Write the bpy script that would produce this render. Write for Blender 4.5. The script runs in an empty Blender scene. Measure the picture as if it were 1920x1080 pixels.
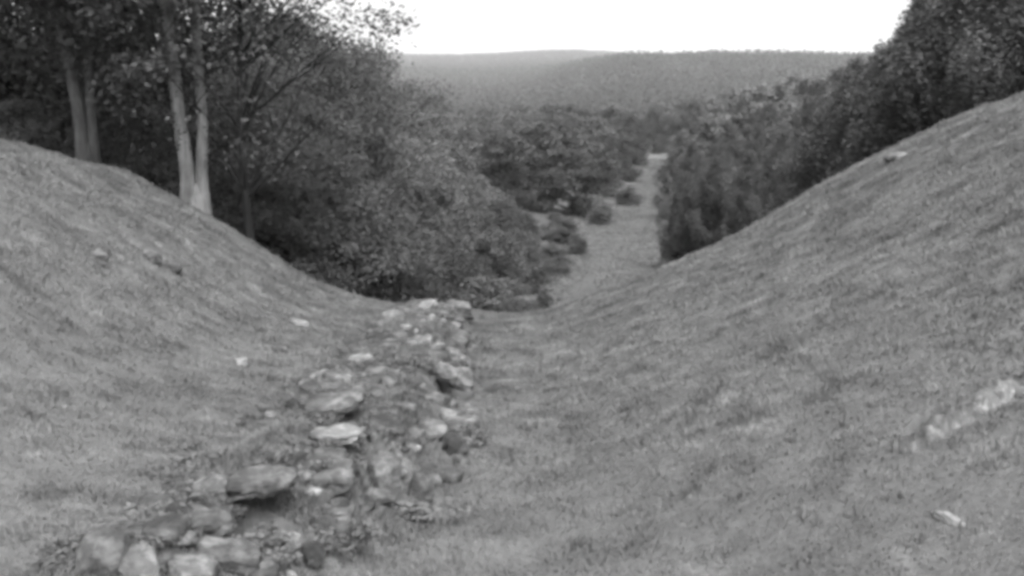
import bpy, math, random
import numpy as np
from mathutils import Vector, noise as mnoise

S = 1.2                      # overall scale of the near ground
EYE = 1.6 * S
PITCH = math.radians(12.3)
FPX = 1884.0                 # focal length in pixels of a 1920 wide frame

# ---------------------------------------------------------------- camera
sc = bpy.context.scene
COL = sc.collection
cd = bpy.data.cameras.new('camera')
cam = bpy.data.objects.new('camera', cd)
COL.objects.link(cam)
cd.sensor_width = 36.0
cd.lens = FPX * 36.0 / 1920.0
cd.clip_start = 0.05
cd.clip_end = 20000.0
cam.location = (0, 0, EYE)
cam.rotation_euler = (math.radians(90) - PITCH, 0, 0)
sc.camera = cam

# ---------------------------------------------------------------- world, sun
SUN_EL, SUN_AZ = math.radians(58), math.radians(158)     # azimuth from +Y towards +X
w = bpy.data.worlds.new('World'); sc.world = w; w.use_nodes = True
nt = w.node_tree; nt.nodes.clear()
sky = nt.nodes.new('ShaderNodeTexSky'); sky.sky_type = 'NISHITA'; sky.sun_disc = False
sky.sun_elevation = SUN_EL; sky.sun_rotation = SUN_AZ
sky.air_density = 1.0; sky.dust_density = 6.0; sky.ozone_density = 1.0
bw = nt.nodes.new('ShaderNodeRGBToBW')                   # black-and-white photograph
bg = nt.nodes.new('ShaderNodeBackground'); bg.inputs['Strength'].default_value = 0.15
wo = nt.nodes.new('ShaderNodeOutputWorld')
nt.links.new(sky.outputs[0], bw.inputs[0]); nt.links.new(bw.outputs[0], bg.inputs['Color'])
nt.links.new(bg.outputs[0], wo.inputs['Surface'])
sl = bpy.data.lights.new('sun', 'SUN'); sl.energy = 1.3; sl.angle = math.radians(14); sl.color = (1, 1, 1)
sun = bpy.data.objects.new('sun', sl); COL.objects.link(sun)
sdir = Vector((math.sin(SUN_AZ) * math.cos(SUN_EL), math.cos(SUN_AZ) * math.cos(SUN_EL), math.sin(SUN_EL)))
sun.rotation_euler = sdir.to_track_quat('Z', 'Y').to_euler()
sun.location = (0, 0, 50)
sc.view_settings.view_transform = 'Standard'; sc.view_settings.look = 'None'
sc.view_settings.exposure = 2.28; sc.view_settings.gamma = 1.0
sc.view_settings.use_curve_mapping = False
cy = sc.cycles
sc.render.engine = 'CYCLES'
cy.pixel_filter_type = 'BLACKMAN_HARRIS'; cy.filter_width = 4.0      # soft low resolution lens
cy.max_bounces = 6; cy.diffuse_bounces = 3; cy.glossy_bounces = 1; cy.transmission_bounces = 3
cy.volume_bounces = 0; cy.transparent_max_bounces = 6
cy.use_denoising = True
cy.use_adaptive_sampling = True; cy.adaptive_threshold = 0.02

rng = np.random.default_rng(7)
random.seed(7)

# ---------------------------------------------------------------- helpers
def smooth(a, b, t):
    t = np.clip((np.asarray(t, float) - a) / (b - a), 0, 1)
    return t * t * (3 - 2 * t)

_tab = np.random.default_rng(3).random((256, 256))
def vnoise(x, y):
    x = np.asarray(x, float); y = np.asarray(y, float)
    xi = np.floor(x).astype(int); yi = np.floor(y).astype(int)
    fx = x - xi; fy = y - yi
    fx = fx * fx * (3 - 2 * fx); fy = fy * fy * (3 - 2 * fy)
    g = lambda i, j: _tab[i & 255, j & 255]
    return (g(xi, yi) * (1 - fx) + g(xi + 1, yi) * fx) * (1 - fy) + (g(xi, yi + 1) * (1 - fx) + g(xi + 1, yi + 1) * fx) * fy - 0.5
def fbm(x, y, s, o=4):
    r = 0; a = 1.0
    for k in range(o):
        r = r + a * vnoise(x / s + 17.3 * k, y / s - 9.1 * k); s /= 2.03; a *= 0.5
    return r

def ray(u, v):
    a = (u - 960) / FPX; b = (540 - v) / FPX
    return np.array([a, math.cos(PITCH) + b * math.sin(PITCH), -math.sin(PITCH) + b * math.cos(PITCH)])
def at_y(u, v, y):
    d = ray(u, v); t = y / d[1]
    return d[0] * t, y, EYE + d[2] * t

# ---------------------------------------------------------------- terrain
YC = 16 * S
SL = 0.144
SIL = [(0, 262), (60, 275), (140, 303), (235, 320), (280, 350), (340, 380), (440, 436), (500, 477), (560, 515), (600, 535), (650, 553),
       (700, 566), (770, 575), (860, 583), (950, 589), (1000, 589), (1050, 576), (1150, 540), (1250, 500),
       (1330, 466), (1400, 432), (1470, 390), (1540, 347), (1620, 303), (1700, 265), (1800, 215), (1920, 176)]
px, pz = [], []
for u, v in SIL:
    x, _, z = at_y(u, v, YC); px.append(x); pz.append(z)
sl_l = (pz[1] - pz[0]) / (px[1] - px[0]); sl_r = (pz[-1] - pz[-2]) / (px[-1] - px[-2])
px = [px[0] - 30, px[0] - 4] + px + [px[-1] + 5, px[-1] + 30]
pz = [pz[0] + 3.5, pz[0] - 3 * sl_l * 0.6] + pz + [pz[-1] + 1.9, pz[-1] + 4.5]
_xs = np.linspace(px[0], px[-1], 1500); _zs = np.interp(_xs, px, pz)
_k = np.hanning(15); _k /= _k.sum()
_zs2 = np.convolve(np.pad(_zs, 7, 'edge'), _k, 'valid')
def P(x): return np.interp(x, _xs, _zs2)
P0 = float(P(0.0))
SL = -P0 / YC
FY = np.array([0, 16, 30, 45, 85, 130, 195, 260, 400, 6000]) * S
FZ = np.array([-3, -4.2, -5.6, -6.9, -10.4, -13.2, -15.6, -18, -22, -22]) * S
PYt = np.array([0, 17, 30, 45, 85, 130, 195, 260, 6000]) * S
PXt = np.array([0.1, .5, 1.6, 4, 10.8, 17.6, 29, 40, 60]) * S
def path_x(y): return np.interp(y, PYt, PXt)
WALL_Y = np.array([0, 3.2, 4.5, 6, 8, 11, 16, 17]) * S
WALL_X = np.array([-1.5, -1.32, -1.16, -1.08, -1.14, -1.12, -1.12, -1.15]) * S
def wall_x(y): return np.interp(y, WALL_Y, WALL_X)

def hills(x, y):
    r = np.hypot(x, y); az = np.degrees(np.arctan2(x, np.maximum(y, 1e-3)))
    hb = (58 + 3 * np.sin(az * .55) + 4 * np.sin(az * 0.23 + 1)) * smooth(450, 2600, r) + 6 * fbm(x, y, 400) * smooth(300, 900, r)
    ra = (27 + 2 * fbm(x, y, 260)) * np.exp(-((r - 980) / 330.0) ** 2) * smooth(-1, 7, az)
    rl = 16 * np.exp(-((r - 1300) / 420.0) ** 2) * smooth(-3, -14, az)
    return hb * 1.0 + ra + rl

def valley(x, y):
    zf = np.interp(y, FY, FZ)
    q = x - path_x(y)
    left = np.maximum(-q - 3.5, 0); right = np.maximum(q - 3.0, 0)
    cl = np.interp(y, [20, 60, 110, 300], [8, 5.5, 2.5, 2]); cr = np.interp(y, [20, 50, 110, 300], [26, 20, 7, 3])
    zl = cl * (1 - np.exp(-left * 0.24 / cl)); zr = cr * (1 - np.exp(-right * 0.30 / cr))
    fade = 1 - smooth(300, 600, np.hypot(x, y)) * 0.8
    return zf + (zl + zr) * fade + hills(x, y) + 0.3 * fbm(x, y, 9) * smooth(20, 40, y)

PITS = []
def pits(x, y):
    z = 0 * x
    for a, b, ra, rb, dep in PITS:
        z = z + dep * np.exp(-(((x - a) / ra) ** 4 + ((y - b) / rb) ** 4))
    return z
def height(x, y):
    x = np.asarray(x, float); y = np.asarray(y, float)
    x, y = np.broadcast_arrays(x, y)
    h = P(x) - P0
    g = smooth(-14, 2, y) * 0.85 + 0.15
    near = -SL * y + h * g
    wx = wall_x(y)
    mound = 0.34 * np.exp(-((x - wx) / 0.58) ** 4) * (1 - smooth(13.5 * S, 15 * S, y))
    near = near + mound
    lump = 0.085 * fbm(x, y, 1.7, 3) + 0.035 * fbm(x + 40, y, .32, 3)
    lump = lump + 0.05 * fbm(x * 0.5 + y * .25 + 9, (y * .5 - x * .25) * 0.9, 1.1, 2) * smooth(2, 6, np.abs(x))
    # small scarp on the right-hand slope
    sx = x - 4.1; sy = y - (6.3 + 0.95 * (x - 4.1))
    near = near - 0.17 * smooth(-.08, .08, sy) * np.exp(-(sx / 1.3) ** 4) * (1 - smooth(.25, 1.4, sy))
    near = near - pits(x, y)
    d = y - YC
    lump = lump * (1 - 0.55 * np.exp(-(d / 2.2) ** 2))
    near = near + lump
    dd = np.maximum(d, 0)
    back = near - 0.56 * np.where(dd < 1.2, dd * dd / 2.4, dd - 0.6) - 0.2 * np.maximum(dd - 6, 0)
    G = valley(x, y)
    k = 0.8
    m = np.maximum(back, G) + k * 0.25 * np.maximum(1 - np.abs(back - G) / k, 0) ** 2
    return np.where(d > 0, m, near)

def on_ground(u, v, ymax=25.0):
    d = ray(u, v)
    ts = np.linspace(2.0, ymax, 4000)
    X = d[0] * ts; Y = d[1] * ts; Z = EYE + d[2] * ts
    H = height(X, Y)
    i = np.argmax(Z <= H)
    if Z[i] > H[i]: i = len(ts) - 1
    return float(X[i]), float(Y[i]), float(H[i])

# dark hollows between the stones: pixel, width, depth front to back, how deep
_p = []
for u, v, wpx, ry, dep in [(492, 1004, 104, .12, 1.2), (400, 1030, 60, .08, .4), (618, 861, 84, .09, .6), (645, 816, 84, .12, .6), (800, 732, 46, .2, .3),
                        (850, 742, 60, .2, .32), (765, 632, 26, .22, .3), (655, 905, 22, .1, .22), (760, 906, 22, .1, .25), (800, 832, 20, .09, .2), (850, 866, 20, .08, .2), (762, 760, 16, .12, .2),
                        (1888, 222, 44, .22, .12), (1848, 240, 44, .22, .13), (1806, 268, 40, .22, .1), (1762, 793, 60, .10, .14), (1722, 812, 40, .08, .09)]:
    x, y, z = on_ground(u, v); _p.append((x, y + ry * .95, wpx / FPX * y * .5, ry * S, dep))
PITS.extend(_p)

# ---------------------------------------------------------------- materials
def new_mat(name):
    m = bpy.data.materials.new(name); m.use_nodes = True
    n = m.node_tree; n.nodes.clear()
    o = n.nodes.new('ShaderNodeOutputMaterial'); b = n.nodes.new('ShaderNodeBsdfPrincipled')
    n.links.new(b.outputs[0], o.inputs['Surface'])
    b.inputs['Roughness'].default_value = 0.95
    b.inputs['Specular IOR Level'].default_value = 0.15
    return m, n, b, o
def nz(n, scale, detail=4, rough=.55, coord=None, dist=0):
    t = n.nodes.new('ShaderNodeTexNoise'); t.inputs['Scale'].default_value = scale
    t.inputs['Detail'].default_value = detail; t.inputs['Roughness'].default_value = rough
    t.inputs['Distortion'].default_value = dist
    if coord is not None: n.links.new(coord, t.inputs['Vector'])
    return t.outputs['Fac']
def ramp(n, fac, stops):
    r = n.nodes.new('ShaderNodeValToRGB'); e = r.color_ramp.elements
    while len(e) < len(stops): e.new(.5)
    for k, (p, c) in enumerate(stops):
        e[k].position = p; e[k].color = (c, c, c, 1)
    n.links.new(fac, r.inputs[0]); return r.outputs[0]
def mth(n, op, a, b=None):
    m = n.nodes.new('ShaderNodeMath'); m.operation = op
    for i, v in enumerate((a, b)):
        if v is None: continue
        if isinstance(v, (int, float)): m.inputs[i].default_value = v
        else: n.links.new(v, m.inputs[i])
    return m.outputs[0]
def mixf(n, f, a, b):
    m = n.nodes.new('ShaderNodeMix'); m.data_type = 'FLOAT'
    for i, v in ((0, f), (2, a), (3, b)):
        if isinstance(v, (int, float)): m.inputs[i].default_value = v
        else: n.links.new(v, m.inputs[i])
    return m.outputs[0]
def attr(n, name):
    a = n.nodes.new('ShaderNodeAttribute'); a.attribute_name = name; return a.outputs['Fac']
def bump(n, b, h, strength, dist):
    k = n.nodes.new('ShaderNodeBump'); k.inputs['Strength'].default_value = strength
    k.inputs['Distance'].default_value = dist
    n.links.new(h, k.inputs['Height']); n.links.new(k.outputs[0], b.inputs['Normal'])

def ground_material():
    m, n, b, o = new_mat('turf_and_woodland_floor')
    g = n.nodes.new('ShaderNodeNewGeometry').outputs['Position']
    big = ramp(n, nz(n, .55, 3, .6, g), [(.3, .053), (.7, .06)])
    mid = ramp(n, nz(n, 2.6, 4, .6, g, .6), [(.34, .85), (.5, 1.0), (.68, 1.15)])
    fine = mth(n, 'MULTIPLY', ramp(n, nz(n, 19, 4, .7, g), [(.3, .7), (.7, 1.25)]), ramp(n, nz(n, 1.5, 5, .7, g, 1.0), [(.57, 1.0), (.67, 1.4)]))
    turf = mth(n, 'MULTIPLY', mth(n, 'MULTIPLY', big, mid), fine)
    litter_shade = ramp(n, nz(n, 3.2, 4, .7, g), [(.3, .018), (.7, .05)])
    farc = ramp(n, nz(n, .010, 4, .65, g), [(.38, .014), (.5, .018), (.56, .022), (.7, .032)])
    c = mixf(n, attr(n, 'litter_pit_shade'), turf, litter_shade)  # woodland litter tone, also used to paint shade into the hollows
    c = mixf(n, attr(n, 'far'), c, farc)
    n.links.new(c, b.inputs['Base Color'])
    bump(n, b, mth(n, 'ADD', nz(n, 30, 4, .7, g), nz(n, 7, 3, .6, g)), .5, .05)
    return m
def leaf_material(name, base, spread, transl=.35):
    m, n, b, o = new_mat(name)
    a = attr(n, 'shade')
    oi = n.nodes.new('ShaderNodeObjectInfo').outputs['Random']
    c = mth(n, 'MULTIPLY', mixf(n, a, base * (1 - spread), base * (1 + spread)), mixf(n, oi, .8, 1.2))
    n.links.new(c, b.inputs['Base Color']); b.inputs['Roughness'].default_value = .7
    b.inputs['Specular IOR Level'].default_value = .2
    t = n.nodes.new('ShaderNodeBsdfTranslucent'); n.links.new(mth(n, 'MULTIPLY', c, 1.1), t.inputs['Color'])
    mx = n.nodes.new('ShaderNodeMixShader'); mx.inputs[0].default_value = transl
    n.links.new(b.outputs[0], mx.inputs[1]); n.links.new(t.outputs[0], mx.inputs[2])
    n.links.new(mx.outputs[0], o.inputs['Surface'])
    return m
def bark_material(name, lo, hi):
    m, n, b, o = new_mat(name)
    tc = n.nodes.new('ShaderNodeTexCoord').outputs['Object']
    mp = n.nodes.new('ShaderNodeMapping'); mp.inputs['Scale'].default_value = (1, 1, .18)
    n.links.new(tc, mp.inputs[0])
    f = nz(n, 9, 5, .65, mp.outputs[0], .4); f2 = nz(n, 1.6, 3, .6, tc)
    c = mth(n, 'MULTIPLY', ramp(n, f, [(.3, lo), (.65, hi)]), ramp(n, f2, [(.35, .65), (.65, 1.15)]))
    n.links.new(c, b.inputs['Base Color']); bump(n, b, f, .7, .04)
    return m
def stone_material(name, lo, hi):
    m, n, b, o = new_mat(name)
    tc = n.nodes.new('ShaderNodeTexCoord').outputs['Object']
    oi = n.nodes.new('ShaderNodeObjectInfo')
    ad = n.nodes.new('ShaderNodeVectorMath'); ad.operation = 'ADD'
    n.links.new(tc, ad.inputs[0])
    cx = n.nodes.new('ShaderNodeCombineXYZ')
    for i in range(3): n.links.new(mth(n, 'MULTIPLY', oi.outputs['Random'], 37.0 + i * 11), cx.inputs[i])
    n.links.new(cx.outputs[0], ad.inputs[1]); v = ad.outputs[0]
    c = ramp(n, nz(n, 5, 5, .65, v, .3), [(.3, lo), (.7, hi)])
    lich = ramp(n, nz(n, 11, 4, .7, v), [(.47, .72), (.6, 1.35)])
    moss = ramp(n, nz(n, 2.3, 4, .6, v), [(.42, .45), (.56, 1.0)])
    c = mth(n, 'MULTIPLY', mth(n, 'MULTIPLY', c, lich), moss)
    c = mth(n, 'MULTIPLY', c, mixf(n, oi.outputs['Random'], .75, 1.2))
    n.links.new(c, b.inputs['Base Color'])
    mp = n.nodes.new('ShaderNodeMapping'); mp.inputs['Scale'].default_value = (1, 1, 5); n.links.new(v, mp.inputs[0])
    bump(n, b, mth(n, 'ADD', nz(n, 28, 5, .7, v), nz(n, 5, 4, .6, mp.outputs[0])), .6, .03)
    return m
def grass_material(name, base, spread):
    m, n, b, o = new_mat(name)
    g = n.nodes.new('ShaderNodeNewGeometry').outputs['Position']
    big = ramp(n, nz(n, .55, 3, .6, g), [(.3, .93), (.7, 1.07)])
    mid = ramp(n, nz(n, 2.6, 4, .6, g, .6), [(.34, .78), (.5, 1.0), (.68, 1.24)])
    c = mth(n, 'MULTIPLY', mixf(n, attr(n, 'shade'), base * (1 - spread), base * (1 + spread)), mth(n, 'MULTIPLY', mth(n, 'MULTIPLY', big, mid), ramp(n, nz(n, 1.5, 5, .7, g, 1.0), [(.57, 1.0), (.67, 1.5)])))
    n.links.new(c, b.inputs['Base Color']); b.inputs['Roughness'].default_value = .8
    t = n.nodes.new('ShaderNodeBsdfTranslucent'); n.links.new(c, t.inputs['Color'])
    mx = n.nodes.new('ShaderNodeMixShader'); mx.inputs[0].default_value = .4
    n.links.new(b.outputs[0], mx.inputs[1]); n.links.new(t.outputs[0], mx.inputs[2])
    n.links.new(mx.outputs[0], o.inputs['Surface'])
    return m
M_GROUND = ground_material()
M_GRASS = grass_material('grass_blades', .1, .3)
M_WEED = leaf_material('rough_plant_leaves', .075, .4)
M_LEAF = leaf_material('broadleaf_foliage', .053, .45)
M_DARKLEAF = leaf_material('dark_foliage', .040, .5, .25)
M_PALELEAF = leaf_material('pale_foliage', .086, .6)
M_FAR = leaf_material('far_wood_foliage', .024, .4)
M_BARK = bark_material('grey_bark', .03, .06)
M_DARKBARK = bark_material('dark_bark', .006, .016)
M_PALEBARK = bark_material('pale_bark', .045, .11)
M_STONE = stone_material('weathered_stone', .043, .09)
M_PALESTONE = stone_material('pale_stone', .072, .138)
m, n, b, o = new_mat('worn_path'); g = n.nodes.new('ShaderNodeNewGeometry').outputs['Position']
n.links.new(ramp(n, nz(n, .8, 5, .65, g), [(.3, .035), (.7, .055)]), b.inputs['Base Color']); M_PATH = m

# ---------------------------------------------------------------- mesh building
def mesh(name, V, F, mat, attrs=None, smooth_=False, tri=None):
    """V (n,3); F (m,4) or (m,3) int arrays"""
    me = bpy.data.meshes.new(name)
    V = np.asarray(V, np.float32); F = np.asarray(F, np.int32); k = F.shape[1]
    me.vertices.add(len(V)); me.vertices.foreach_set('co', V.ravel())
    me.loops.add(F.size); me.loops.foreach_set('vertex_index', F.ravel())
    me.polygons.add(len(F)); me.polygons.foreach_set('loop_start', np.arange(0, F.size, k, dtype=np.int32))
    if smooth_: me.polygons.foreach_set('use_smooth', np.ones(len(F), bool))
    for an, av in (attrs or {}).items():
        a = me.attributes.new(an, 'FLOAT', 'POINT'); a.data.foreach_set('value', np.asarray(av, np.float32))
    me.materials.append(mat); me.update(calc_edges=True)
    return me
def link(name, me, parent=None, loc=(0, 0, 0), rz=0, scale=(1, 1, 1)):
    ob = bpy.data.objects.new(name, me); COL.objects.link(ob)
    ob.location = loc; ob.rotation_euler = (0, 0, rz); ob.scale = scale
    if parent: ob.parent = parent
    return ob
def tag(ob, label=None, cat=None, group=None, kind=None):
    for k, v in (('label', label), ('category', cat), ('group', group), ('kind', kind)):
        if v: ob[k] = v
    return ob

class Tubes:
    def __init__(s): s.V = []; s.F = []; s.n = 0
    def add(s, pts, rad, sides=8):
        pts = np.asarray(pts, float); k = len(pts)
        T = np.gradient(pts, axis=0); T /= np.linalg.norm(T, axis=1)[:, None] + 1e-9
        ref = np.array([1, 0, 0]) if abs(T[0][0]) < .8 else np.array([0, 1, 0])
        A = np.cross(T, ref); A /= np.linalg.norm(A, axis=1)[:, None] + 1e-9
        B = np.cross(T, A)
        th = np.linspace(0, 2 * np.pi, sides, endpoint=False)
        R = np.asarray(rad)[:, None, None]
        ring = pts[:, None, :] + R * (np.cos(th)[None, :, None] * A[:, None, :] + np.sin(th)[None, :, None] * B[:, None, :])
        s.V.append(ring.reshape(-1, 3))
        i = np.arange(k - 1)[:, None] * sides + np.arange(sides)[None, :]
        j = np.arange(k - 1)[:, None] * sides + (np.arange(sides)[None, :] + 1) % sides
        s.F.append(np.stack([i, j, j + sides, i + sides], -1).reshape(-1, 4) + s.n)
        s.n += k * sides
    def build(s, name, mat): return mesh(name, np.concatenate(s.V), np.concatenate(s.F), mat, smooth_=True)

def leaves(centres, radii, counts, size, flat=.6, r=None):
    """leaf quads scattered about clump centres -> V, F, shade"""
    r = r or rng
    n = int(np.sum(counts)); idx = np.repeat(np.arange(len(centres)), counts)
    d = r.normal(size=(n, 3)); d /= np.linalg.norm(d, axis=1)[:, None]
    rad = r.random(n) ** .45
    c = centres[idx] + d * rad[:, None] * radii[idx][:, None] * np.array([1, 1, flat])
    a = r.normal(size=(n, 3)); a[:, 2] *= .6; a /= np.linalg.norm(a, axis=1)[:, None]
    q = r.normal(size=(n, 3)); bb = np.cross(a, q); bb /= np.linalg.norm(bb, axis=1)[:, None]
    s = size * (.6 + .8 * r.random(n))[:, None]
    V = np.stack([c - a * s, c + bb * s * .45, c + a * s, c - bb * s * .45], 1).reshape(-1, 3)
    F = np.arange(4 * n).reshape(-1, 4)
    cs = r.random(len(centres))[idx] * .65 + r.random(n) * .35
    return V, F, np.repeat(cs, 4)

def bend(p0, p1, r, k=6, sag=.15, up=.2):
    p0 = np.asarray(p0, float); p1 = np.asarray(p1, float); L = np.linalg.norm(p1 - p0)
    t = np.linspace(0, 1, k)[:, None]
    w_ = r.normal(size=3) * L * sag * .6; w_[2] += up * L
    return p0 + (p1 - p0) * t + w_ * (t * (1 - t)) + r.normal(size=(k, 3)) * L * .012 * (t * (1 - t)) * 4

def make_tree(seed, H, crown_w, base_frac, nclump, nleaf, leaf, mat_l, mat_b, r0, style='round', lean=0.0, fork=None, limb_vis=1.0):
    """returns (trunk mesh, crown mesh). crown spans base_frac*H .. H"""
    r = np.random.default_rng(seed)
    T = Tubes(); k = 14
    t = np.linspace(0, 1, k)
    def stem(x0, y0, lx, z0, z1, ra, rb):
        z = np.linspace(z0, z1, k)
        w1, w2 = r.normal(size=2) * .02 * (z1 - z0)
        p = np.stack([x0 + lx * t ** 1.3 + w1 * np.sin(t * 5), y0 + w2 * np.sin(t * 4), z], 1)
        rad = ra + (rb - ra) * t ** .8
        if z0 <= 0: rad = rad * (1 + .55 * np.exp(-(z - z0) / .28))
        T.add(p, rad, 12); return p
    stems = []
    if fork:
        zf = fork
        for sg, ht, rr_ in ((-1, .93, .60), (1, .88, .50)):
            z = np.concatenate([[-.6, 0, fork * .5, fork * .8], np.linspace(fork, H * ht, 12)])
            xo = sg * (r0 * .34 + .12 * smooth(fork * .6, fork + .9, z) + .35 * np.maximum(z - fork, 0) / H)
            xo = xo + .05 * np.sin(z * 1.1 + sg)
            p = np.stack([xo, .06 * sg + 0 * z, z], 1); rad = np.maximum(r0 * rr_ * (1 - .85 * np.maximum(z, 0) / (H * ht)) * (1 + .45 * np.exp(-np.maximum(z, 0) / .3)), .02)
            T.add(p, rad, 12); stems.append(p)
        z = np.linspace(-.6, zf * .62, 6); tt = np.linspace(0, 1, 6)
        T.add(np.stack([0 * z, 0 * z, z], 1), r0 * (1.15 - .75 * tt ** 2.2), 14)
    else:
        stems.append(stem(0, 0, lean, -.6, H * .94, r0, .025))
    zb = base_frac * H
    C = []; R = []
    for i in range(nclump):
        f = (i + r.random()) / nclump
        if style == 'round':
            z = zb + (H - zb) * (f ** .9); e = math.sqrt(max(1 - (2 * ((z - zb) / (H - zb)) ** .85 - 1) ** 2, .05))
        elif style == 'cone':
            z = zb + (H - zb) * f; e = (1 - f) ** .7 + .05
        elif style == 'bush':
            z = zb + (H - zb) * f; e = math.sqrt(max(1 - f ** 2.2, .04))
        else:  # plume: upright and feathery
            z = zb + (H - zb) * f; e = max(math.sin(math.pi * min(f * .8 + .18, 1)), .08)
        a = r.random() * 6.283
        lob = 1 + .22 * math.sin(2 * a + seed) + .16 * math.sin(3 * a + 2 * seed + z)
        rr = crown_w * .5 * e * lob * (r.random() ** .45) * .9
        st = stems[i % len(stems)]; cx = np.interp(z, st[:, 2], st[:, 0]); cyy = np.interp(z, st[:, 2], st[:, 1])
        c = np.array([cx + rr * math.cos(a), cyy + rr * math.sin(a), z + r.normal() * .018 * H])
        c[2] = min(c[2], H * .99)
        C.append(c); R.append(crown_w * (.10 + .09 * r.random()) * (.65 + .35 * e) * (.75 if style in ('plume', 'cone') else 1))
        if r.random() < limb_vis:
            z0 = max(z - rr * (.5 + .5 * r.random()) - .05 * H, min(zb * .6, H * .25) + .05 * H * r.random())
            z0 = min(z0, H * .9) if not fork else min(max(z0, 3.4 + r.random()), H * .9)
            s0 = np.array([np.interp(z0, st[:, 2], st[:, 0]), np.interp(z0, st[:, 2], st[:, 1]), z0])
            L = np.linalg.norm(c - s0)
            ra = min(r0 * .34, .012 + .017 * L) * (.45 if fork else 1)
            pts = bend(s0, c, r, 6, .18, .12)
            T.add(pts, np.linspace(ra, .008, 6), 5)
            for q in range(2):
                p = pts[2 + q]; e2 = p + r.normal(size=3) * L * .22 + (c - s0) * .25
                T.add(bend(p, e2, r, 4, .2, .1), np.linspace(ra * .45, .005, 4), 4)
    C = np.array(C); R = np.array(R)
    # satellites break up the clump outlines
    sat = C[r.integers(0, len(C), len(C))] + r.normal(size=C.shape) * R.mean() * .8
    sat[:, 2] = np.minimum(sat[:, 2], np.interp(sat[:, 2], [0, H * .8, H * 2], [0, H * .8, H * .96])); sat[:, 2] = np.where(sat[:, 2] > H * .85, H * .8, sat[:, 2])
    Rs = R * .6; CC = np.concatenate([C, sat]); RR = np.concatenate([R, Rs])
    wts = RR ** 2.0; cnt = np.maximum((nleaf * wts / wts.sum()).astype(int), 6)
    V, F, sh = leaves(CC, RR, cnt, leaf, {'plume': 1.9, 'cone': 1.4}.get(style, .62), r)
    return T.build('trunk', mat_b), mesh('crown', V, F, mat_l, {'shade': sh})

def put_tree(kind, meshes, x, y, scale, rz, label, group=None, cat='tree', dz=-.05):
    z = float(height(x, y)) + dz
    e = bpy.data.objects.new(kind, None); COL.objects.link(e); e.empty_display_size = .3
    e.location = (x, y, z); e.rotation_euler = (0, 0, rz); e.scale = scale
    tag(e, label, cat, group)
    link('trunk' if cat == 'tree' else 'stem', meshes[0], e); link('crown' if cat == 'tree' else 'foliage', meshes[1], e)
    return e

# ---------------------------------------------------------------- ground sheet
def build_ground():
    ys = list(np.arange(-8, 3, .12)) + list(np.arange(3, 21, .05))
    st = .11
    while ys[-1] < 5200: st = min(st * 1.028, 60); ys.append(ys[-1] + st)
    ys = np.array(ys); ts = np.linspace(-1, 1, 620); ts = np.sign(ts) * np.abs(ts) ** 1.5
    wd = 19 + .9 * np.maximum(ys, 0)
    X = ts[None, :] * wd[:, None]; Y = np.repeat(ys[:, None], len(ts), 1)
    Z = height(X, Y)
    q = X - path_x(Y)
    litter_shade = smooth(YC + .4, YC + 1.5, Y) * (1 - (1 - smooth(3.0, 5.5, np.abs(q))) * 1.0)
    ride = (1 - smooth(180, 225, Y)) * (1 - smooth(0, 3, np.abs(q - 1.5) - 4)) * smooth(YC, YC + 1, Y)
    litter_shade = np.clip(litter_shade - ride, 0, 1) * (1 - smooth(260, 420, Y))
    far = smooth(260, 420, np.hypot(X, Y)); litter_shade = np.maximum(litter_shade, smooth(.02, .08, pits(X, Y)) * .9)  # bare soil in the hollows, its dark tone also standing in for shade
    nr, nc = X.shape
    i = np.arange(nr - 1)[:, None] * nc + np.arange(nc - 1)[None, :]
    F = np.stack([i, i + 1, i + nc + 1, i + nc], -1).reshape(-1, 4)
    me = mesh('ground', np.stack([X, Y, Z], -1).reshape(-1, 3), F, M_GROUND, {'litter_pit_shade': litter_shade.ravel(), 'far': far.ravel()}, True)
    tag(link('ground', me), kind='structure')
build_ground()

# worn path running down the valley
def build_path():
    ys = np.arange(YC + 2, 190, .8); V = []
    for y in ys:
        c = float(path_x(y)) + .5 + .5 * math.sin(y * .09); wdt = .35 + .006 * y * .6 + .25 * math.sin(y * .5)
        for k in np.linspace(-1, 1, 9):
            x = c + k * wdt; V.append((x, y, float(height(x, y)) + .02 - .05 * abs(k) ** 6))
    n_ = len(ys); i = np.arange(n_ - 1)[:, None] * 9 + np.arange(8)[None, :]
    F = np.stack([i, i + 1, i + 10, i + 9], -1).reshape(-1, 4)
    tag(link('path', mesh('path', V, F, M_PATH, smooth_=True)), kind='structure')
build_path()

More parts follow.
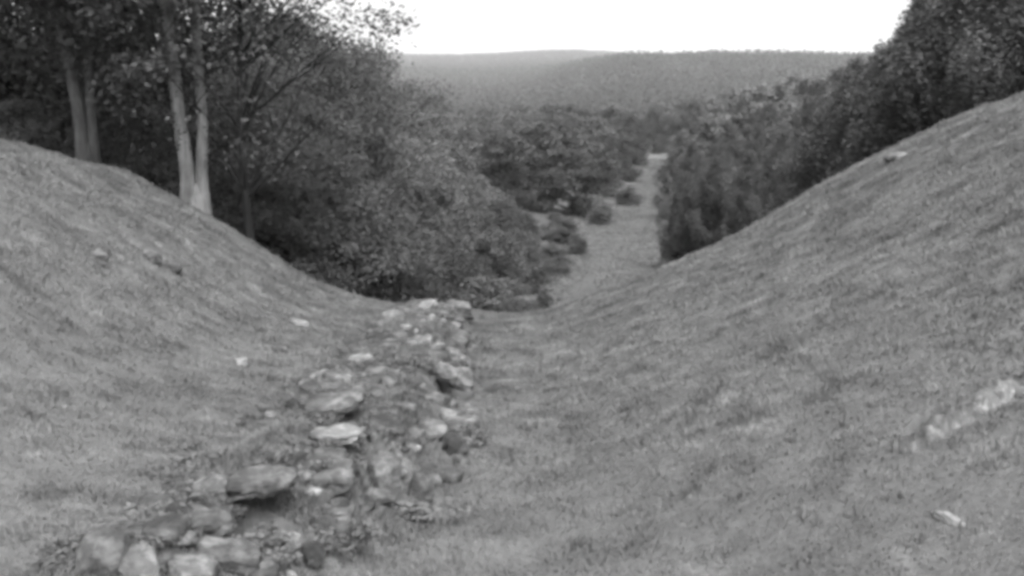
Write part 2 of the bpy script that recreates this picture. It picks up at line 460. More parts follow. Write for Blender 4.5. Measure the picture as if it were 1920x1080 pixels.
# ---------------------------------------------------------------- grass (uncountable)
_luv = [(1672, 850), (1700, 842), (1735, 828), (1765, 808), (1800, 790), (1835, 772), (1865, 752), (1900, 736), (1945, 712), (2000, 690)]
LQ = np.array([on_ground(u, v)[:2] for u, v in _luv])
def ledge_dist(X, Y):
    d = np.full(np.shape(X), 9.0)
    for a, b in zip(LQ[:-1], LQ[1:]):
        ab = b - a; t = np.clip(((X - a[0]) * ab[0] + (Y - a[1]) * ab[1]) / (ab @ ab), 0, 1)
        d = np.minimum(d, np.hypot(X - a[0] - t * ab[0], Y - a[1] - t * ab[1]))
    return d
def blades(name, n, region, hgt, wid, mat, seed, lean=.55):
    r = np.random.default_rng(seed)
    X, Y = region(r, n); k = (pits(X, Y) < .03) & (ledge_dist(X, Y) > .07); X, Y = X[k], Y[k]; Z = height(X, Y); n = len(X)
    dist = np.hypot(X, Y); gw = 1 + np.maximum(dist - 4, 0) * .10
    patch = .8 + .5 * np.clip(fbm(X, Y, .5, 3) + .45, 0, 1.2)
    h = hgt * (.4 + .9 * r.random(n)) * patch
    a = r.random(n) * 6.283; wv = np.stack([np.cos(a), np.sin(a), 0 * a], 1) * (wid * gw * (.6 + .7 * r.random(n)))[:, None]
    b2 = r.random(n) * 6.283; ln = np.stack([np.cos(b2), np.sin(b2), 0 * a], 1) * (h * lean * (.3 + r.random(n)))[:, None]
    p = np.stack([X, Y, Z - .01], 1); up = np.array([0, 0, 1.0])
    m_ = p + ln * .35 + up * (h * .6)[:, None]; tp = p + ln * 1.1 + up * (h * .95)[:, None]
    V = np.stack([p - wv, p + wv, m_ - wv * .8, m_ + wv * .8, tp], 1).reshape(-1, 3)
    o_ = np.arange(n) * 5
    F = np.stack([np.stack([o_, o_ + 1, o_ + 3], 1), np.stack([o_, o_ + 3, o_ + 2], 1), np.stack([o_ + 2, o_ + 3, o_ + 4], 1)], 1).reshape(-1, 3)
    tuft = np.clip(.5 + .9 * fbm(X + 5, Y, .35, 2) + .35 * (r.random(n) - .5), 0, 1)
    return mesh(name, V, F, mat, {'shade': np.repeat(tuft, 5)})
def fan(y0, y1, extra=2.5):
    def f(r, n):
        y = y0 + (y1 - y0) * r.random(n * 2) ** .8
        x = (r.random(n * 2) * 2 - 1) * (extra + 13)
        k = np.abs(x) < extra + .56 * y
        return x[k][:n], y[k][:n]
    return f
tag(link('grass', blades('grass', 950000, fan(2.4, YC + 1.3), .030, .0046, M_GRASS, 11)), 'short rough pasture grass covering both slopes and the hollow floor', 'grass', kind='stuff')

def valley_region(r, n):
    y = YC + 1.5 + 215 * r.random(n) ** 1.7
    x = path_x(y) + 1.5 + (r.random(n) * 2 - 1) * 7
    return x, y
def wall_region(r, n):
    y = (3 + 13 * r.random(n)) * S
    return wall_x(y) + r.normal(size=n) * .38, y
tag(link('wall_grass', blades('wall_grass', 105000, wall_region, .06, .0045, M_GRASS, 13)), 'longer tufted grass growing over the ruined wall between its stones', 'grass', kind='stuff')
def tussock_region(r, n):
    m_ = n // 26; x, y = fan(2.6, YC + 1.0)(r, m_); m_ = len(x)
    i = r.integers(0, m_, n); return x[i] + r.normal(size=n) * .045, y[i] + r.normal(size=n) * .045
tag(link('tussock_grass', blades('tussock_grass', 110000, tussock_region, .065, .004, M_GRASS, 14)), 'taller tussocks and ragged fringes of grass scattered over both banks', 'grass', kind='stuff')
tag(link('meadow_grass', blades('meadow_grass', 230000, valley_region, .07, .006, M_GRASS, 12)), 'pale rough grass on the valley floor beside the path', 'grass', kind='stuff')

# ---------------------------------------------------------------- stones
def stone_mesh(seed, sx, sy, sz, box=.55, rough=.11, sub=4, mat=None):
    import bmesh
    bm = bmesh.new(); bmesh.ops.create_icosphere(bm, subdivisions=sub, radius=1)
    r = random.Random(seed); off = Vector((r.random() * 50, r.random() * 50, r.random() * 50))
    planes = []
    for _ in range(12):
        d = Vector((r.gauss(0, 1), r.gauss(0, 1), r.gauss(0, .8))).normalized(); planes.append((d, .72 + .28 * r.random() if box <= .4 else .88 + .42 * r.random()))
    for v in bm.verts:
        c = v.co.copy(); p = 2 + 7 * box
        L = (abs(c.x) ** p + abs(c.y) ** p + abs(c.z) ** p) ** (1 / p); c /= L
        for d, h in planes:
            q = c.dot(d) - h
            if q > 0: c -= d * q * .97
        s = mnoise.noise(c * 1.3 + off) * rough * .9 + mnoise.noise(c * 3.7 + off) * rough * .7 + mnoise.noise(c * 11 + off) * rough * .45
        c *= 1 + s
        c.z += .05 * mnoise.noise(Vector((c.x * 5, c.y * 5, c.z * 14)) + off)
        v.co = Vector((c.x * sx, c.y * sy, c.z * sz))
    me = bpy.data.meshes.new('stone'); bm.to_mesh(me); bm.free()
    me.polygons.foreach_set('use_smooth', np.ones(len(me.polygons), bool))
    me.materials.append(mat or M_STONE); me.update(); return me

def stone(u, v, wpx, hpx, depth, label, seed, lift=0.0, box=.55,  tilt=(0, 0), rz=0, mat=None, rough=.11, name='stone', group=None, sink=.25, cat='stone'):
    """stone whose visible face is centred at pixel (u, v); real size from its distance"""
    if v > 690 and u < 900: depth *= .55; box = min(box + .15, .9)
    x, y, z = on_ground(u, v + hpx * .5)
    D = y * math.cos(PITCH) + (EYE - z) * math.sin(PITCH)
    wx = wpx / FPX * D; hz = hpx / FPX * D
    me = stone_mesh(seed, wx / 2, depth / 2, hz / 2 * (1 + sink), min(box + .15, .9), rough, 4, mat)
    ob = link(name, me, None, (x, y + depth * .45, z + hz * .5 * (1 - sink) + lift - (.42 if sink > .5 else .04 if box > .75 else .18) * hz), rz)
    ob.rotation_euler = (math.radians(tilt[0]), math.radians(tilt[1]), rz)
    if 'roofing the black hollow' in label: ob.location.y -= .08; ob.location.z += .03
    if 'overhanging the dark slot' in label or 'above the black horizontal' in label: ob.location.y -= .06; ob.location.z += .03
    tag(ob, label, cat, group); return ob
PS = M_PALESTONE
ST = [
 # u, v, w, h, depth, lift, box, tilt, rz, mat, label
 (812, 558, 56, 22, .45, .02, .8, (0, 8), .2, M_STONE, 'broad weathered stone crowning the small heap on the skyline'),
 (798, 574, 38, 20, .35, 0, .7, (0, -14), -.3, PS, 'bright stone at the left of the skyline heap'),
 (858, 580, 44, 20, .40, .02, .6, (0, 12), .1, PS, 'flat pale slab on the right shoulder of the skyline heap'),
 (848, 600, 40, 16, .35, 0, .5, (0, 10), .5, M_STONE, 'low grey stone at the foot of the skyline heap'),
 (752, 630, 22, 14, .25, 0, .4, (0, 0), 0, PS, 'small bright stone left of the dark hollow below the skyline heap'),
 (790, 641, 40, 18, .3, 0, .4, (0, 0), .2, M_STONE, 'half buried stone right of the dark hollow below the skyline heap'),
 (846, 668, 26, 30, .3, 0, .4, (0, 10), .2, PS, 'small upright pale stone on the right edge of the upper wall'),
 (872, 680, 20, 24, .25, 0, .4, (0, -10), .2, M_STONE, 'narrow grey stone leaning right on the edge of the upper wall'),
 (815, 702, 84, 22, .5, .06, .55, (5, 16), .05, PS, 'long tilted slab roofing the dark crevice in the upper wall'),
 (862, 722, 50, 22, .42, .05, .6, (4, 20), .1, M_STONE, 'slab sloping down to the right end of the dark crevice'),
 (815, 752, 60, 22, .4, 0, .5, (0, 10), .1, M_STONE, 'flat stone under the dark crevice of the upper wall'),
 (673, 708, 22, 12, .22, 0, .4, (0, 0), 0, PS, 'small white stone lying left of the upper wall'),
 (598, 709, 18, 12, .2, 0, .4, (0, 0), 0, PS, 'outlying white pebble left of the upper wall'),
 (712, 716, 60, 18, .4, .0, .5, (0, -3), .1, M_STONE, 'low flat stone in the left half of the upper wall'),
 (700, 745, 44, 26, .35, 0, .4, (0, 0), .4, M_STONE, 'rounded grey stone in the middle of the upper wall'),
 (762, 770, 34, 30, .3, 0, .4, (0, 0), .4, M_STONE, 'cracked stone at the centre line of the wall'),
 (625, 794, 108, 24, .50, .10, .7, (3, -8), .05, M_STONE, 'broad slab overhanging the dark slot at the left of the wall'),
 (720, 800, 66, 34, .4, .0, .5, (0, 0), .2, M_STONE, 'squat grey block right of the overhanging slab'),
 (805, 812, 60, 40, .4, 0, .4, (0, 5), .3, M_STONE, 'weathered block with small pits on the right side of the wall'),
 (852, 838, 44, 42, .35, 0, .4, (0, 8), .2, M_STONE, 'rightmost tumbled block of the middle wall'),
 (632, 840, 98, 20, .42, .05, .8, (0, -3), .04, PS, 'thin pale slab above the black horizontal slot'),
 (612, 880, 66, 22, .40, .03, .75, (0, -2), .02, PS, 'pale slab directly under the black horizontal slot'),
 (618, 912, 74, 34, .42, .02, .65, (0, -14), .06, PS, 'large bright wedge shaped stone in the stacked face'),
 (644, 936, 20, 18, .2, .02, .5, (0, 0), .3, PS, 'small brightest cube of stone at the corner of the stacked face'),
 (628, 966, 62, 18, .38, .0, .6, (0, 10), .1, PS, 'thin tilted pale stone low in the stacked face'),
 (602, 992, 40, 24, .3, 0, .5, (0, 0), .2, M_STONE, 'short grey stone below the stacked face'),
 (714, 896, 60, 74, .40, .0, .55, (0, 12), .3, M_STONE, 'large upright rounded boulder right of the stacked face'),
 (757, 880, 30, 54, .30, 0, .4, (0, -12), .1, PS, 'slim pale stone leaning against the rounded boulder'),
 (785, 914, 44, 60, .32, 0, .4, (0, 18), .3, M_STONE, 'leaning stone at the outer right of the rounded boulder'),
 (535, 905, 34, 20, .25, 0, .5, (0, -15), .3, PS, 'small pale stone left of the stacked face'),
 (386, 925, 66, 30, .35, .02, .45, (0, -22), .2, PS, 'pale curved stone at the top left of the nearest rubble'),
 (425, 942, 56, 30, .35, 0, .3, (0, 0), .2, M_STONE, 'dark pitted stone beside the pale curved stone'),
 (492, 972, 120, 27, .50, .15, .6, (0, -4), .1, M_STONE, 'big smooth stone roofing the black hollow of the nearest rubble'),
 (380, 985, 90, 40, .40, 0, .5, (0, -6), .3, M_STONE, 'broad grey block left of the black hollow'),
 (300, 1010, 80, 50, .40, 0, .45, (0, -8), .1, M_STONE, 'grey block second from the left in the nearest rubble'),
 (180, 1052, 84, 90, .45, 0, .6, (0, -4), .1, M_STONE, 'leftmost squared block of the nearest rubble'),
 (245, 1075, 70, 60, .4, 0, .5, (0, 0), .4, PS, 'pale block at the frame bottom beside the leftmost squared block'),
 (420, 1050, 120, 36, .4, 0, .55, (0, 8), .1, M_STONE, 'long stone below the black hollow'),
 (520, 1040, 80, 34, .4, 0, .5, (0, -12), .2, PS, 'pale stone just below the black hollow'),
 (480, 1085, 90, 40, .4, 0, .4, (0, 0), .2, M_STONE, 'rounded stone at the bottom edge under the black hollow'),
 (575, 1045, 50, 36, .3, 0, .4, (0, 0), .6, M_STONE, 'small grey stone at the right end of the nearest rubble'),
 (345, 1085, 90, 50, .4, 0, .5, (0, 5), .2, M_STONE, 'grey stone at the bottom edge left of the rounded one'),
 # slopes
 (1800, 985, 26, 14, .2, 0, .3, (0, 0), .3, PS, 'pale stone half sunk in turf at the lower right corner'),
 (1685, 292, 34, 12, .3, .03, .4, (0, -12), .3, PS, 'pale stone just under the skyline of the right slope'),
 (272, 478, 44, 12, .35, 0, .3, (0, 14), .3, M_STONE, 'pale stone high on the left slope'),
 (318, 500, 30, 10, .3, 0, .3, (0, 14), .3, M_STONE, 'second pale stone high on the left slope'),
 (175, 475, 34, 10, .3, 0, .3, (0, 14), .3, M_STONE, 'leftmost pale stone high on the left slope'),
 (556, 605, 36, 12, .3, 0, .3, (0, 14), .3, PS, 'pale stone low on the left slope above the wall'),
 (520, 655, 30, 10, .25, 0, .3, (0, 8), .3, PS, 'pale stone at the left slope foot beside a twin further down'),
 (448, 680, 28, 12, .25, 0, .3, (0, 8), .3, PS, 'pale stone half way across the left slope foot'),
]
for i, (u, v, w_, h_, dep, lift, box, tilt, rz, mt, lab) in enumerate(ST):
    wallp = i < 42
    stone(u, v, w_, h_, dep, lab, 100 + i, lift, box, tilt, rz, mt, name='stone' if wallp else 'rock',
          group='stones of the ruined wall' if wallp else 'rocks showing through the turf', cat='stone' if wallp else 'rock',
          sink=.25 if wallp else .6, rough=.17 if wallp else .16)

# narrow ledge of pale rock breaking the turf of the right-hand slope
def ledge():
    q = LQ; t0 = np.linspace(0, 1, len(q)); t = np.linspace(0, 1, 150)
    X = np.interp(t, t0, q[:, 0]); Y = np.interp(t, t0, q[:, 1]); V = []
    r = np.random.default_rng(8)
    for i in range(150):
        w_ = (.07 + .05 * vnoise(t[i] * 14, 3.3) * 2) * min(1, 6 * t[i] + .2); hh = .085 + .06 * vnoise(t[i] * 22, 8.1)
        dx, dy = X[min(i + 1, 149)] - X[max(i - 1, 0)], Y[min(i + 1, 149)] - Y[max(i - 1, 0)]
        L = math.hypot(dx, dy); nx, ny = -dy / L, dx / L
        for k, (a, h) in enumerate([(-1.2, -.08), (-1, .2), (-.75, .75), (-.3, 1), (.25, .95), (.7, .7), (1, .3), (1.25, -.08)]):
            x = X[i] + nx * a * w_; y = Y[i] + ny * a * w_
            V.append((x, y, float(height(x, y)) + h * hh * .95 + .022 * r.normal() * (h > 0) - .01))
    i = np.arange(149)[:, None] * 8 + np.arange(7)[None, :]
    F = np.stack([i, i + 1, i + 9, i + 8], -1).reshape(-1, 4)
    tag(link('rock_ledge', mesh('rock_ledge', V, F, M_LEDGE, smooth_=True)), 'narrow pale ledge of rock running diagonally up the right slope to the frame edge', 'rock')
M_LEDGE = stone_material('turfy_ledge_stone', .09, .15)
ledge()

# packed flat stones that make up the body of the ruined wall
cprot = [stone_mesh(700 + k, .10 + .035 * (k % 4), .085 + .02 * (k % 3), .028 + .012 * (k % 3), .8, .12, 3, (M_STONE, PS)[k % 5 == 0]) for k in range(14)]
rq = random.Random(21); y = 3.3 * S
LB = np.array([on_ground(u, v)[:2] for u, v in [(130, 1078), (165, 1020), (300, 960), (400, 908), (560, 860), (575, 790), (590, 710), (690, 650), (735, 600), (775, 565)]])
RB = np.array([on_ground(u, v)[:2] for u, v in [(620, 1078), (640, 1000), (670, 960), (790, 940), (870, 860), (880, 760), (878, 690), (862, 640), (880, 600), (884, 575)]])
while y < 15.4 * S:
    xa = float(np.interp(y, LB[:, 1], LB[:, 0])); xb = float(np.interp(y, RB[:, 1], RB[:, 0])); x = xa + rq.random() * .06
    k_ = .52 + .03 * y
    while x < xb:
        xx = x; x += (.15 + .12 * rq.random()) * k_ * 1.25
        yy = y + rq.gauss(0, .03)
        if rq.random() < .2 or max(pits(np.array([xx + dx]), np.array([yy + dy]))[0] for dx in (-.08, 0, .08) for dy in (0, .12, .22)) > .03: continue
        s_ = (.7 + .6 * rq.random()) * k_; lay = (.05 * k_ if rq.random() < .35 else -.012)
        ob = link('wall_stone', cprot[rq.randrange(14)], None, (xx, yy, float(height(xx, yy)) + lay), 0, (s_ * 1.05, s_, s_ * (1 + .5 * rq.random())))
        ob.rotation_euler = (rq.gauss(0, .14), rq.gauss(0, .14), rq.gauss(0, .4))
        tag(ob, 'flat weathered stone packed into the low bank of the ruined wall', 'stone', 'packed flat stones of the ruined wall')
    y += (.16 + .010 * y) * (k_ + .25)

# indistinguishable rubble between the large stones
protos = [stone_mesh(300 + k, .11, .085, .035 + .015 * (k % 3), .6 + .08 * (k % 4), .14, 3, (M_STONE, PS)[k % 4 == 0]) for k in range(9)]
rr = random.Random(5)
for k in range(110):
    y = (3.3 + 12.2 * rr.random() ** 1.25) * S
    wdt = .34 if y < 14 * S else .25
    if y < 6.5: wdt = .24
    x = float(wall_x(y)) + rr.gauss(0, wdt)
    if pits(np.array([x]), np.array([y]))[0] > .02: continue
    s = (.35 + rr.random() * .75) * (.7 if y < 7 else 1)
    ob = link('rubble_stone', protos[k % 9], None, (x, y, float(height(x, y)) + .004 * s), rr.random() * 6.28, (s * (1 + .4 * rr.random()), s, s * (.8 + .4 * rr.random())))
    ob.rotation_euler = (rr.gauss(0, .2), rr.gauss(0, .2), rr.random() * 6.28)
    tag(ob, 'small grey rubble stone bedded among the larger stones of the ruined wall', 'stone', 'small rubble along the ruined wall')

# leafy weeds rooted between the stones
def weed_mesh(seed):
    r = np.random.default_rng(seed)
    c = np.stack([r.normal(size=9) * .07, r.normal(size=9) * .05, .02 + .05 * r.random(9)], 1)
    V, F, sh = leaves(c, np.full(9, .06), np.full(9, 70), .016, .7, r)
    return mesh('weed_plant', V, F, M_WEED, {'shade': sh})
wm = [weed_mesh(900 + k) for k in range(5)]
for k in range(190):
    y = (3.2 + 12.3 * rr.random() ** 1.2) * S
    x = float(wall_x(y)) + rr.gauss(0, .42)
    s = .5 + rr.random() * .9
    if pits(np.array([x]), np.array([y]))[0] > .04: continue
    ob = link('weed_plant', wm[k % 5], None, (x, y, float(height(x, y)) - .01), rr.random() * 6.28, (s * 1.2, s, s * .8))
    tag(ob, 'small leafy weed tuft growing between the stones of the ruined wall', 'plant', 'weeds along the ruined wall')

# ---------------------------------------------------------------- trees
def at(u, D):          # ground position seen in column u at ground distance D
    d = ray(u, 300); t = D / d[1]; return d[0] * t, D
def top_h(u, v, D):    # height above ground of a tree whose top is at pixel row v
    x, y = at(u, D); return at_y(u, v, D)[2] - float(height(x, y))

# tall trees at the left
A = dict(limb_vis=1)
t1 = make_tree(1, 13, 9, .34, 90, 40000, .062, M_DARKLEAF, M_BARK, .25, fork=2.1, limb_vis=.55)
t2 = make_tree(2, 12, 7.2, .30, 90, 40000, .062, M_LEAF, M_PALEBARK, .25, fork=.95, limb_vis=.5)
t3 = make_tree(3, 9, 6, .33, 60, 16000, .08, M_DARKLEAF, M_DARKBARK, .075)
t4 = make_tree(4, 8.5, 6.2, .2, 90, 9000, .05, M_DARKLEAF, M_DARKBARK, .1, limb_vis=.4)
t5 = make_tree(5, 10, 8.5, .10, 150, 78000, .062, M_DARKLEAF, M_DARKBARK, .2, limb_vis=.3)
t6 = make_tree(6, 8, 7, .06, 150, 78000, .06, M_DARKLEAF, M_DARKBARK, .16)
t7 = make_tree(7, 10, 8.5, .08, 90, 56000, .062, M_PALELEAF, M_DARKBARK, .16, limb_vis=.3)
TL = 'broadleaf_tree'
def T(kind, ms, u, D, H0, label, vt=None, H=None, wd=1.0, rz=0, group=None, cat='tree'):
    x, y = at(u, D); h = H if H else top_h(u, vt, D); s = h / H0
    return put_tree(kind, ms, x, y, (s * wd, s * wd, s), rz, label, group, cat)
WOOD = 'trees of the left wood'
T(TL, t1, 165, 21.5, 13, 'tall grey trunked tree standing on the left bank crest', H=13, group=WOOD)
T(TL, t2, 361, 19.9, 12, 'pale forked trunk tree on the left bank crest', H=12, group=WOOD)
T(TL, t3, 324, 21.5, 9, 'slender sapling close behind the pale forked tree', H=9, group=WOOD)
T(TL, t4, 466, 20.4, 8.5, 'thin dark stemmed tree with spreading twigs right of the pale forked tree', H=8.5, group=WOOD)
for i, (ms, H0, u, D, vt, rz, lab) in enumerate([
    (t1, 13, 40, 30, 13, 2.1, 'grey trunked tree left of the tall crest tree, further into the wood'),
    (t1, 13, -140, 26, 13, 3.1, 'tree at the left frame edge of the wood'),
    (t3, 9, 95, 25, 10, .7, 'slim dark sapling left of the tall crest tree'),
    (t3, 9, 232, 27, 10, 1.7, 'slim dark sapling between the tall crest tree and the forked tree'),
    (t5, 10, 250, 33, 105, 1.3, 'dense dark tree behind and between the two crest trees'),
    (t5, 10, 80, 38, 70, 4.0, 'dense dark tree deep at the far left of the wood'),
    (t7, 10, 485, 27.5, 120, .2, 'leafy tree right behind the thin dark stemmed tree'),
    (t5, 10, 560, 31, 30, 2.6, 'rounded leafy tree whose crown meets the sky right of the wood'),
    (t5, 10, 655, 35, 92, 5.2, 'outermost right tree of the wood with a drooping right side'),
    (t5, 10, 470, 44, 60, .9, 'rounded tree at the back of the wood near its right end'),
    ]):
    T(TL, ms, u, D, H0, lab, vt=vt if vt > 20 else None, H=vt if vt <= 20 else None, rz=rz, group=WOOD)

s1 = make_tree(11, 4, 4.6, .02, 75, 48000, .048, M_DARKLEAF, M_DARKBARK, .07, 'bush')
s2 = make_tree(12, 4, 4.2, .02, 70, 48000, .048, M_LEAF, M_DARKBARK, .07, 'bush')
s3 = make_tree(13, 3, 3.2, .02, 70, 16000, .06, M_LEAF, M_DARKBARK, .05, 'bush')
SH = 'shrubs filling the bank beyond the hollow'
for u, D, vt, ms, H0, wd, lab in [
    (30, 23, 190, s1, 4, 1.3, 'dark shrub at the left edge of the wood floor'),
    (250, 23.5, 215, s1, 4, 1.1, 'dark shrub between the tall crest tree and the forked tree'),
    (425, 26, 300, s1, 4, .9, 'dark round shrub right of the forked trunk'),
    (545, 25, 330, s2, 4, 1.1, 'shrub right of the thin dark stemmed tree'),
    (610, 27, 300, s2, 4, 1.2, 'taller grey shrub above the crest line left of the skyline heap'),
    (690, 25, 400, s1, 4, 1.1, 'dark shrub just left of the skyline heap'),
    (760, 31, 330, s2, 4, 1.1, 'broad shrub rising behind the skyline heap'),
    (700, 36, 290, s2, 4, 1.1, 'pale topped shrub behind the broad one'),
    (830, 27, 440, s1, 4, 1.0, 'dark low shrub directly behind the skyline heap'),
    (880, 33, 400, s2, 4, 1.0, 'round shrub right behind the skyline heap'),
    (930, 42, 375, s1, 4, 1.0, 'dark round bush at the left side of the path'),
    (960, 28, 548, s3, 3, 1.2, 'low pale bush at the lip of the hollow'),
    (895, 26, 520, s3, 3, 1.2, 'low bush right of the skyline heap'),
    (1020, 36, 545, s3, 3, 1.0, 'small pale bush beside the near end of the path'),
    (1040, 47, 455, s3, 3, 1.2, 'pale bush on the grassy side of the path'),
    (1000, 52, 440, s3, 3, 1.2, 'pale bush on the left slope above the near path'),
    (985, 60, 400, s2, 4, 1.0, 'grey bush under the dark central clump'),
    (1085, 58, 440, s3, 3, 1.1, 'scrubby bush pushing into the left edge of the track'),
    (1130, 84, 385, s3, 3, 1.5, 'low scrub under the right end of the central clump'),
    (1178, 112, 350, s3, 3, 1.3, 'farthest low scrub on the left edge of the track'),
    (1050, 66, 400, s3, 3, 1.3, 'low bush halfway along the left side of the path'),
    ]:
    T('shrub', ms, u, D, H0, lab, vt=vt, wd=wd, rz=random.random() * 6, group=SH, cat='shrub')

# mid distance broadleaf trees left of the path
m1 = make_tree(21, 8, 8, .05, 110, 22000, .14, M_LEAF, M_DARKBARK, .2)
m2 = make_tree(22, 8, 7.4, .05, 60, 20000, .14, M_DARKLEAF, M_DARKBARK, .2)
m3 = make_tree(23, 8, 9, .04, 110, 22000, .14, M_PALELEAF, M_DARKBARK, .2)
MG = 'trees on the valley side left of the path'
for u, D, vt, ms, wd, lab in [
    (640, 48, 250, m1, 1.1, 'leafy tree above the shrubs at the left of the valley'),
    (740, 52, 240, m3, 1.1, 'pale leafy tree rising above the shrubs behind the skyline heap'),
    (830, 62, 270, m1, 1.1, 'round tree left of the dark central clump'),
    (790, 46, 360, m1, 1.1, 'low spreading tree in front of the round tree'),
    (880, 58, 330, m3, 1.1, 'pale round tree below the dark central clump'),
    (560, 56, 190, m3, 1.1, 'pale tree seen past the right edge of the wood'),
    (940, 82, 255, m2, 1.2, 'dark tree at the left end of the central clump'),
    (1010, 88, 235, m2, 1.2, 'dark tree in the middle of the central clump'),
    (1070, 90, 245, m2, 1.1, 'darkest broad tree of the central clump'),
    (1120, 124, 230, m2, 1.0, 'dark tree beside the path in the central clump'),
    (1172, 165, 215, m2, .85, 'rightmost tree of the central clump above the bend of the path'),
    (1060, 112, 200, m1, 1.1, 'tall round topped tree behind the central clump'),
    (980, 110, 215, m1, 1.1, 'round tree behind the left part of the central clump'),
    (900, 96, 235, m1, 1.2, 'grey tree behind the left end of the central clump'),
    (820, 104, 215, m3, 1.2, 'pale tree in the hazy row left of the central clump'),
    (740, 96, 215, m1, 1.2, 'grey tree in the hazy row above the shrubs'),
    (660, 90, 205, m1, 1.2, 'grey tree in the hazy row beside the wood'),
    (1290, 190, 190, m2, .9, 'dark crowned tree closing the far end of the path'),
    (1225, 262, 200, m2, .9, 'dark tree left of the far end of the path'),
    ]:
    T(TL, ms, u, D, 8, lab, vt=vt, wd=wd, rz=random.random() * 6, group=MG)

# right-hand plantation: upright feathery trees
f1 = make_tree(31, 9, 5.0, .03, 190, 62000, .065, M_DARKLEAF, M_DARKBARK, .13, 'plume')
f2 = make_tree(32, 9, 4.4, .03, 190, 62000, .065, M_LEAF, M_DARKBARK, .13, 'plume')
f3 = make_tree(33, 9, 5.4, .02, 150, 24000, .12, M_PALELEAF, M_DARKBARK, .13, 'cone')
RG = 'trees of the right-hand plantation'
for u, D, vt, ms, wd, lab in [
    (1905, 24, -120, f1, 1.3, 'dark tree filling the top right corner'),
    (2010, 26, -160, f1, 1.3, 'dark tree standing past the right frame edge'),
    (1800, 26, -60, f1, 1.3, 'dark tree second from the right frame edge'),
    (1715, 28, 0, f2, 1.2, 'feathery tree whose loose top meets the white sky'),
    (1850, 33, -90, f2, 1.3, 'tall tree behind the two rightmost dark trees'),
    (1760, 37, -30, f1, 1.2, 'dark tree behind the feathery skyline tree'),
    (1650, 31, 110, f1, 1.2, 'dark tree just left of the feathery skyline tree'),
    (1590, 34, 150, f1, 1.2, 'dark tree above the middle of the right slope'),
    (1680, 42, 70, f2, 1.2, 'grey tree rising behind the left foot of the feathery skyline tree'),
    (1530, 37, 215, f2, 1.1, 'dark low tree over the bend of the right slope crest'),
    (1600, 50, 120, f2, 1.2, 'grey tree reaching the skyline left of the right woods'),
    (1470, 41, 250, f2, 1.1, 'dark tree third from the foot of the right crest'),
    (1520, 55, 160, f2, 1.2, 'grey tree in the second row of the plantation'),
    (1410, 44, 290, f2, 1.2, 'grey tree second from the foot of the right crest'),
    (1345, 48, 300, f2, 1.2, 'dark tree at the foot of the right crest'),
    (1285, 50, 330, f2, 1.1, 'tree beside the right edge of the near path'),
    (1440, 62, 200, f2, 1.2, 'grey plume shaped tree in the middle of the plantation'),
    (1370, 66, 240, f2, 1.2, 'grey plume shaped tree left of the plantation middle'),
    (1300, 72, 270, f2, 1.1, 'slim tree beside the middle of the path'),
    (1275, 92, 250, f3, 1.1, 'pointed tree by the path below its far end'),
    (1330, 96, 215, f3, 1.2, 'pointed tree in the third row of the plantation'),
    (1390, 92, 185, f3, 1.2, 'pointed tree high in the third row'),
    (1450, 90, 160, f3, 1.2, 'pointed tree at the right of the third row'),
    (1560, 80, 130, f3, 1.2, 'tall pointed tree behind the grey skyline trees'),
    (1500, 104, 150, f3, 1.2, 'hazy pointed tree in the back row of the plantation'),
    (1420, 118, 165, f3, 1.2, 'hazy pointed tree left in the back row of the plantation'),
    (1345, 130, 190, f3, 1.1, 'hazy pointed tree at the left end of the back row'),
    ]:
    T('plantation_tree', ms, u, D, 9, lab, vt=vt, wd=wd, rz=random.random() * 6, group=RG)

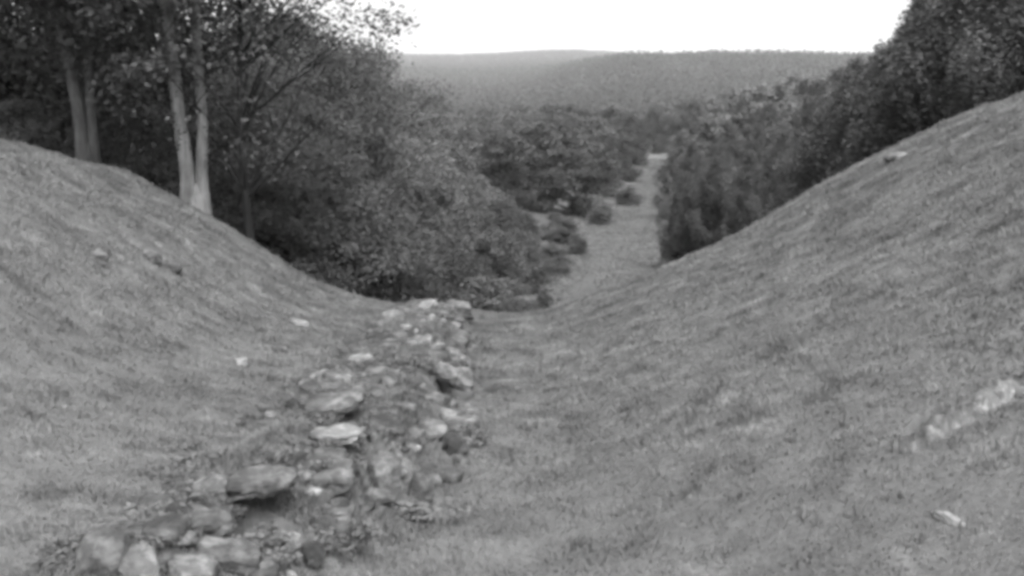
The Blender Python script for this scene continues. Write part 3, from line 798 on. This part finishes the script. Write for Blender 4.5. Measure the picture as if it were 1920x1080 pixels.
# distant trees one can still tell apart: plain copies of one small mesh pair
d1 = make_tree(41, 9, 9, .02, 60, 3800, .36, M_LEAF, M_DARKBARK, .2)
d2 = make_tree(42, 9, 8, .02, 60, 3800, .36, M_DARKLEAF, M_DARKBARK, .2)
rr = random.Random(9); cnt = 0
while cnt < 150:
    D = 120 + 220 * rr.random(); u = 560 + 1180 * rr.random()
    x, y = at(u, D)
    if abs(x - float(path_x(y)) - 1) < 10 and D < 262: continue
    vt = (np.interp(u, [560, 700, 1250, 1640, 1740], [195, 205, 195, 120, 110])) + 45 * rr.random()
    h = top_h(u, vt, D); s = h / 9
    if h < 4 or h > 15: continue
    put_tree('distant_tree', (d1, d2)[rr.random() < .45], x, y, (s * 1.15, s * 1.15, s), rr.random() * 6, 'small hazy round crowned tree in the far valley wood', 'distant trees of the valley wood')
    cnt += 1

# far-off woods covering the hills: one mass
def far_wood():
    r = np.random.default_rng(77); N = 32000
    D = 300 + 2400 * r.random(N) ** .8; a = np.radians(-20 + 42 * r.random(N))
    X = D * np.sin(a); Y = D * np.cos(a)
    k = (fbm(X, Y, 240, 3) > -.6) | (D < 420)
    X, Y, D = X[k], Y[k], D[k]; Z = height(X, Y)
    n = len(X); sz = 3.2 + 2.4 * r.random(n)
    C = np.stack([X, Y, Z + sz * .8], 1)
    cn = np.where(D < 700, 34, 16)
    V, F, sh = leaves(C, sz * 1.25, cn, 1.25, .9, r)
    tag(link('far_wood', mesh('far_wood', V, F, M_FAR, {'shade': sh})), 'hazy far-off woods covering the hills under the white sky', 'woods', kind='stuff')
far_wood()

# ---------------------------------------------------------------- haze
def haze():
    V = np.array([(x, y, z) for x in (-5200, 5200) for y in (-60, 5400) for z in (-40, 130)], float)
    F = [(0, 1, 3, 2), (4, 6, 7, 5), (0, 4, 5, 1), (2, 3, 7, 6), (0, 2, 6, 4), (1, 5, 7, 3)]
    m = bpy.data.materials.new('thin_air'); m.use_nodes = True; n = m.node_tree; n.nodes.clear()
    o = n.nodes.new('ShaderNodeOutputMaterial'); v = n.nodes.new('ShaderNodeVolumePrincipled')
    v.inputs['Color'].default_value = (.95, .95, .95, 1); v.inputs['Density'].default_value = .00013
    n.links.new(v.outputs[0], o.inputs['Volume'])
    tag(link('haze', mesh('haze', V, F, m)), 'thin pale haze over the far valley', 'haze', kind='stuff')
haze()
